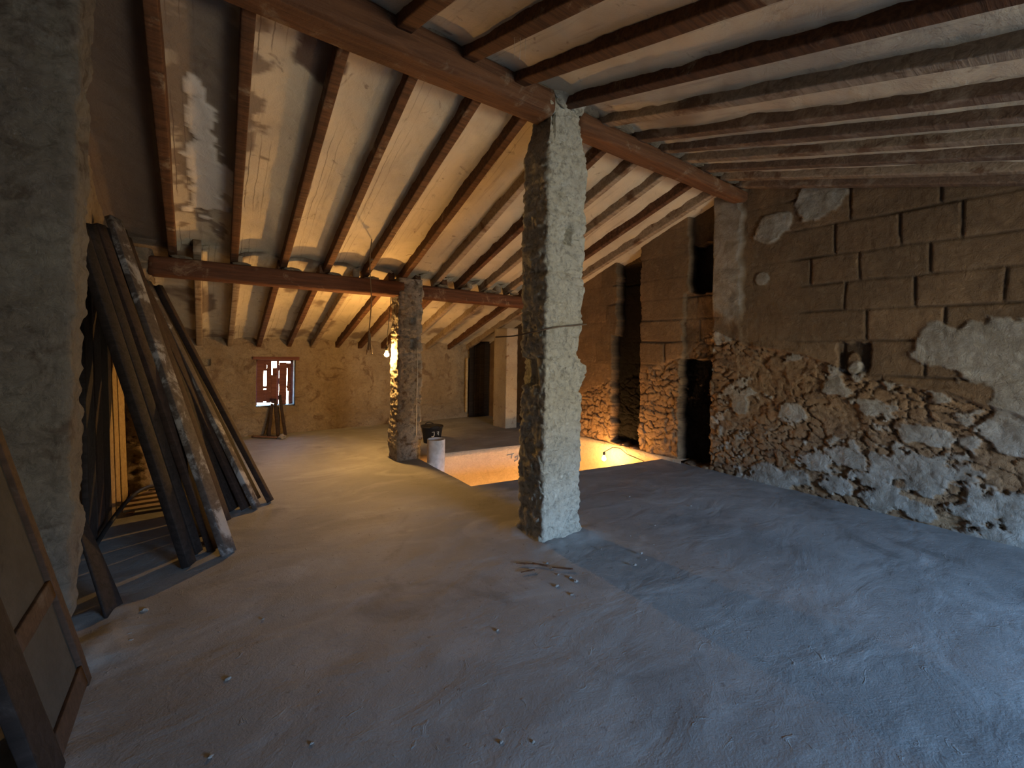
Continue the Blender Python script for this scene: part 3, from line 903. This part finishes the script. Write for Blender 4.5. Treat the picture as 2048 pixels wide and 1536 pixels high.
# upright boards against the left wall
brd = [(-.60, 5.02, 1.55, 'board_pale', 'pale narrow board standing upright by the left wall, nearest of three'),
       (-.585, 5.20, 1.52, 'board_pale', 'pale narrow board standing upright by the left wall, middle of three'),
       (-.565, 5.40, 1.45, 'board_pale', 'widest pale upright board, farthest behind the leaning planks'),
       (-.62, 4.30, 1.9, 'plank', 'dark upright board beside the partition wall end'),
       (-.61, 4.55, 1.9, 'plank_brown', 'brown upright board second behind the partition wall end'),
       (-.60, 4.78, 1.8, 'plank', 'dark upright board just before the pale ones')]
for i, (x, y, h, m, lab) in enumerate(brd):
    o = loft('upright_board', (x, y, .005), (x - .06, y, h), .15 if m != 'board_pale' else (.11, .11, .16)[i], .035, M[m], r=.004, step=.02, lstep=.12, amp=.003, freq=4, seed=640 + i, side=(.15, 1, 0))
    tag(o, lab, 'board', 'boards standing upright by the left wall')

# black hose arching over the floor, slatted crate
hp = []
for t in np.linspace(0, 1, 24):
    hp.append((-.60 + .30 * t, 4.25 + 1.25 * t, .022 + .07 * t + .14 * math.sin(math.pi * min(1, t * 1.0))))
tag(tube('hose', hp, .016, M['rubber'], 10, loc=hp[0]), 'black hose arching over the floor below the leaning planks', 'hose')
rt = empty('slatted_crate', (-.33, 5.3, 0), 'flat slatted wooden pallet on the floor behind the leaning planks', 'pallet')
for k in range(5):
    y = 4.98 + k * .15
    child(box('slat', (-.52, y, .035), (-.02, y + .07, .055), M['board_pale'], loc=(-.3, y, .035)), rt)
for x in (-.50, -.08):
    child(box('batten', (x, 4.95, .0), (x + .05, 5.68, .034), M['old_wood'], loc=(x, 5, 0)), rt)
# broken board leaning behind the partition
rt = loft('broken_board', (-.36, 3.20, .01), (-.60, 3.42, .72), .15, .015, M['plank'], r=.004, step=.02, lstep=.05, amp=.006, freq=5, seed=660, side=(.35, .94, 0), taper=.25)
tag(rt, 'small broken board leaning behind the foot of the partition wall', 'board')

# leaning framed door, near left
rt = empty('framed_panel', (-.38, 2.3, 0), 'old wooden framed panel leaning at the lower left beside the partition wall', 'framed panel')
def fp(y, z, off=0): return (-.38 - .25 * z + off, y, z)
def bar(nm, y0, z0, y1, z1, w, th, mat, seed, off=0.0):
    o = loft(nm, fp(y0, z0, off), fp(y1, z1, off), w, th, mat, r=.004, step=.015, lstep=.05, amp=.004, freq=4, seed=seed, side=(0, 1, 0) if abs(z1 - z0) > .3 else (-.25, 0, 1))
    return child(o, rt)
bar('stile', 2.60, .015, 2.60, 1.88, .06, .035, M['frame_wood'], 700)
bar('stile', 2.06, .015, 2.06, 1.88, .17, .04, M['plank'], 701)  # outer stile darker: the low light of this corner put into its colour
for z, w in ((.07, .09), (.47, .075), (1.15, .08), (1.83, .08)):
    bar('rail', 2.13, z, 2.57, z, w, .03, M['frame_wood'], 702 + int(z * 10))
child(loft('panel', fp(2.34, .04, -.004), fp(2.34, 1.85, -.004), .46, .010, M['dust_panel'], r=.002, step=.04, lstep=.08, amp=.002, freq=3, seed=710, side=(0, 1, 0)), rt)

# ------------------------------------------------------------------ window in the back wall, broken shutters
win = bpy.data.objects.new('window_1', None)
win.location = (1.05, BY, BW[2])
COL.objects.link(win)
win['kind'] = 'structure'
yy0 = BY + .17
def wb(nm, a, b_, mat): return child(box(nm, a, b_, mat, loc=a), win)
wb('frame', (BW[0], yy0 + .04, BW[2]), (BW[0] + .035, yy0 + .09, BW[3]), M['shutter'])
wb('frame', (BW[1] - .035, yy0 + .04, BW[2]), (BW[1], yy0 + .09, BW[3]), M['shutter'])
wb('frame', (BW[0], yy0 + .04, BW[3] - .04), (BW[1], yy0 + .09, BW[3]), M['shutter'])
wb('sill', (BW[0], yy0 - .1, BW[2] - .01), (BW[1], yy0 + .1, BW[2] + .015), M['mortar'])
wb('mullion', (1.085, yy0 + .02, BW[2]), (1.12, yy0 + .07, BW[3]), M['shutter'])
for (xa, xb, za, zb_) in ((.785, .885, .52, 1.24), (.885, .93, .54, .74), (.885, .93, .76, .80), (.885, .93, 1.06, 1.24), (.93, 1.0, .51, 1.24), (1.0, 1.085, .50, .99),
                          (1.02, 1.085, .99, 1.11), (1.12, 1.235, .47, 1.20), (1.235, 1.255, .75, .80), (1.25, 1.31, .70, 1.19), (1.27, 1.31, .47, .70), (1.225, 1.25, 1.10, 1.19)):
    o = loft('shutter_board', ((xa + xb) / 2, yy0, za), ((xa + xb) / 2, yy0, zb_), xb - xa, .022, M['shutter'], r=.003, step=.015, lstep=.03, amp=.006, freq=9, seed=int(xa * 100), side=(1, 0, 0))
    child(o, win)
lint = loft('lintel', (.70, BY - .01, 1.285), (1.40, BY - .01, 1.275), .06, .055, M['shutter'], r=.01, step=.015, lstep=.04, amp=.008, freq=6, seed=730)
lint['kind'] = 'structure'
lint.name = 'trim_1'

# stakes below the window and a stone
for i, (a, b_, lab) in enumerate((((.93, 8.06, .01), (.99, 8.22, .52), 'left stake of three leaning below the shuttered window'),
                                  ((1.05, 7.95, .01), (1.03, 8.22, .60), 'middle stake of three leaning below the shuttered window'),
                                  ((1.17, 8.04, .01), (1.10, 8.22, .66), 'right stake of three leaning below the shuttered window'))):
    tag(loft('wooden_stake', a, b_, .045, .03, M['plank_brown'], r=.006, step=.012, lstep=.05, amp=.006, freq=5, seed=740 + i, side=(1, 0, 0)), lab, 'stake', 'stakes below the window')
tag(loft('fallen_stick', (.70, 8.10, .025), (1.02, 7.84, .02), .03, .03, M['old_wood'], r=.012, step=.01, lstep=.05, amp=.006, freq=5, seed=750), 'thin stick lying on the floor at the foot of the stakes', 'stick')
o = lump(1.09, 7.78, .035, .06, .045, .035, 760, None, M['stone'])
o.name = 'pale_stone'
tag(o, 'rounded pale stone on the floor beside the stakes below the window', 'stone')

# ------------------------------------------------------------------ pipe, bucket
pc = (2.545, 5.22)
rt = empty('drain_pipe', (pc[0], pc[1], -.6), 'short white plastic pipe standing up out of the stairwell corner', 'pipe')
R0, R1 = .116, .108
child(lathe('pipe_wall', [(R0, 0), (R0, .90), (R1, .90), (R1, 0), (R0, 0)], (pc[0], pc[1], -.6), M['pvc'], 48, loc=(pc[0], pc[1], -.6)), rt)
bc = (3.02, 6.35, 0.0)
rt = empty('bucket', bc, 'black rubber bucket with pale marks on the floor behind the white pipe', 'bucket')
child(lathe('tub', [(.001, .02), (.125, .02), (.165, .25), (.172, .25), (.172, .265), (.178, .265), (.178, .245), (.168, .24), (.130, 0), (.001, 0)], bc, M['rubber'], 40, loc=bc), rt)
for a0 in (80, 260):
    pts = []
    for t in np.linspace(-24, 24, 12):
        a = math.radians(a0 + t)
        r_ = .18 + .02 * math.cos(math.radians(t * 3.7))
        pts.append((bc[0] + r_ * math.cos(a), bc[1] + r_ * math.sin(a), .255 + .03 * math.cos(math.radians(t * 3.7))))
    child(tube('handle', pts, .009, M['rubber'], 8, loc=pts[0]), rt)
vd = Vector((0 - bc[0], 0 - bc[1], 0)).normalized()
vs = Vector((-vd.y, vd.x, 0))
def mark(pts, nm='painted_mark'):
    P3 = []
    for (u, z) in pts:
        rr = .128 + (.165 - .128) * z / .25 + .006
        a = math.asin(max(-.99, min(.99, u / rr)))
        d = vd * math.cos(a) + vs * math.sin(a)
        P3.append((bc[0] + d.x * rr, bc[1] + d.y * rr, z))
    child(tube(nm, P3, .005, M['paint_mark'], 6, loc=P3[0]), rt)
mark([(.0, .185), (.035, .19), (.035, .15), (.03, .12), (.0, .11), (-.005, .12)])
mark([(.075, .185), (.105, .185), (.10, .165), (.08, .155), (.10, .15), (.10, .13)])
# old dark door closing the back right corner
dr = bpy.data.objects.new('door_1', None)
dr.location = (5.0, BY - .1, 0)
COL.objects.link(dr)
dr['kind'] = 'structure'
for k in range(4):
    x = 4.76 + k * .125
    child(loft('door_board', (x + .06, BY - .10, .01), (x + .06, BY - .10, 1.66), .12, .03, M['plank'], r=.004, step=.03, lstep=.1, amp=.003, freq=4, seed=900 + k, side=(1, 0, 0)), dr)
child(loft('jamb', (4.70, BY - .09, .12), (4.70, BY - .09, 1.30), .045, .05, M['board_pale'], r=.006, step=.02, lstep=.06, amp=.008, freq=7, seed=910, side=(1, 0, 0)), dr)
child(loft('door_head', (4.66, BY - .10, 1.72), (GX, BY - .10, 1.70), .06, .09, M['plank'], r=.006, step=.02, lstep=.06, amp=.006, freq=5, seed=911), dr)
# faint blue chalk strokes on the stairwell wall
rt = empty('chalk_mark', (4.0, 5.45, -.1), 'faint blue chalk strokes on the lit stairwell wall', 'wall mark')
def wy(x): return float(by_(x)) - .014
for pts in (((3.86, -.10), (3.98, -.09)), ((3.95, -.09), (3.94, -.16)), ((4.0, -.15), (4.06, -.13), (4.05, -.19), (3.99, -.21))):
    P3 = [(x, wy(x), z - .03) for x, z in pts]
    child(tube('stroke', P3, .007, M['blue_mark'], 6, loc=P3[0]), rt)

# ------------------------------------------------------------------ rope, wire, strings
rc = Vector((1.585, 5.02, 0))
pts = [(rc.x + .012 * math.sin(z * 7), rc.y, z) for z in np.linspace(1.46, 2.75, 26)]
rt = empty('hanging_rope', (rc.x, rc.y, 2.5), 'thin rope with frayed end hanging from a rafter left of the lit bulb', 'rope')
child(tube('rope_strand', pts, .006, M['rope'], 7, loc=pts[0]), rt)
fr = []
for k in range(7):
    a = k * .9
    pts = [(rc.x + math.cos(a) * .03 * t ** .7 + .004 * math.sin(9 * t + k), rc.y + math.sin(a) * .03 * t, 1.66 - .25 * t * (1 - .1 * (k % 3))) for t in np.linspace(0, 1, 8)]
    child(tube('frayed_strand', pts, .0055, M['rope'], 6, loc=pts[0]), rt)
pts = [(rc.x + (.02 if k % 2 else -.02), rc.y, 2.50 + .02 * math.sin(k)) for k in range(5)]
child(tube('knot', pts, .012, M['rope'], 7, loc=pts[0]), rt)
wp = [(2.02, 3.05, 1.60), (2.11, 2.92, 1.61), (2.128, 2.75, 1.63), (2.125, 2.535, 1.655), (2.25, 2.515, 1.68), (2.40, 2.515, 1.695), (2.56, 2.53, 1.715), (2.585, 2.75, 1.72), (2.575, 2.90, 1.71)]
tag(tube('tied_wire', wp, .006, M['wire'], 8, loc=wp[0]), 'dark wire wrapped around the foreground pillar at mid height', 'wire')
tag(tube('white_cord', [(2.37, 5.475, 1.50), (2.372, 5.47, 1.1), (2.37, 5.472, .7), (2.372, 5.475, .32)], .0045, M['string'], 6, loc=(2.37, 5.475, 1.5)), 'thin white cord hanging down the front of the far pillar', 'cord')
rt = empty('cobweb', (1.45, 1.99, zr(1.99)), 'fine dusty cobweb threads hanging from a rafter, top centre', 'cobweb')
for k, (x, y) in enumerate(((1.43, 2.02), (1.45, 1.99), (1.47, 1.97))):
    z = zr(y)
    child(tube('thread', [(x, y, z + .02), (x + .003, y, z - .05), (x, y, z - .12 - .01 * k)], .0012, M['cobweb'], 5, loc=(x, y, z)), rt)

# ------------------------------------------------------------------ debris on the floor
def chip(x, y, s, seed, mat, nm, label, cat, group):
    nu_, nv_ = 8, 5
    T, Pp = np.meshgrid(np.linspace(0, 2 * math.pi, nu_, endpoint=False), np.linspace(.1, math.pi - .1, nv_), indexing='ij')
    d = np.stack([np.cos(T) * np.sin(Pp), np.sin(T) * np.sin(Pp), np.cos(Pp)], -1)
    r = 1 + fbm(d * 2 + seed * 3.1, seed, 2) * .6
    V = d * r[..., None] * np.array((s, s * .7, s * .45)) + np.array((x, y, s * .35 + .004))
    F = [tuple(f) for f in gfaces(nu_, nv_, wrap=True)]
    F += [tuple(i * nv_ for i in range(nu_)), tuple(i * nv_ + nv_ - 1 for i in range(nu_))[::-1]]
    tag(link(nm, V, F, mat, None, False, None, (x, y, 0)), label, cat, group)
rnd = random.Random(11)
for k in range(16):
    chip(-.33 + rnd.uniform(-.06, .10), 2.98 + rnd.uniform(-.14, .16), rnd.uniform(.010, .024), 800 + k, M['stone'], 'rubble_chip',
         'pale rubble chips heaped at the foot of the partition wall', 'rubble', 'rubble by the partition wall')
for k in range(14):
    chip(2.2 + rnd.uniform(-.45, .7), 2.15 + rnd.uniform(-.25, .2), rnd.uniform(.006, .016), 830 + k, M['stone'], 'rubble_chip',
         'small pale chips on the floor in front of the foreground pillar', 'rubble', 'chips before the pillar')
for k, (x, y) in enumerate(((.36, 1.75), (.05, 1.9), (.12, 2.3), (.95, 1.35), (1.05, 1.28), (.62, 1.2), (.3, 2.7), (1.3, 1.9), (3.2, 2.3), (3.6, 2.9), (3.9, 2.4))):
    chip(x, y, rnd.uniform(.007, .015), 860 + k, M['stone'], 'rubble_chip', ('single pale crumb beyond the dry twig on the open floor', 'small crumb on the floor in front of the leaning framed panel', 'crumb on the floor beside the broken board', 'crumb right of the dry twig, near its partner', 'crumb just nearer the camera than its partner right of the twig',
         'crumb lying closest to the dry twig', 'crumb on the floor before the near leaning planks', 'crumb on the floor between the twig and foreground pillar', 'pale crumb right of the foreground pillar, nearest the camera', 'crumb between the foreground pillar and the block wall', 'pale crumb nearest the foot of the block wall')[k], 'rubble', 'crumbs on the open floor')
for k, (x, y, a, L_) in enumerate(((1.86, 2.36, 2.5, .16), (1.93, 2.30, 2.2, .12), (1.80, 2.28, 2.9, .10), (2.02, 2.18, 2.4, .14))):
    dx, dy = math.cos(a) * L_ / 2, math.sin(a) * L_ / 2
    tag(loft('wood_splinter', (x - dx, y - dy, .018), (x + dx, y + dy, .020), .016, .008, M['rafter'], r=.002, step=.006, lstep=.02, amp=.003, freq=20, seed=880 + k, taper=.5),
        '%s brown wood splinter on the floor left of the foreground pillar' % ('longest', 'second longest', 'leftmost', 'nearest')[k], 'splinter', 'splinters by the pillar')
for k in range(5):
    a = k * 1.25 + .3
    x, y = .62, 1.12
    pts = [(x + math.cos(a) * t * .05, y + math.sin(a) * t * .05, .012 + .012 * math.sin(t * 2.6)) for t in np.linspace(0, 1, 6)]
    if k == 0:
        rt = empty('dry_twig', (x, y, 0), 'small dry twig with curled leaves on the open floor, bottom centre left', 'twig')
    child(tube('dry_leaf', pts, .005, M['rope'], 6, loc=pts[0], rs=[.002, .006, .008, .008, .005, .002]), rt)
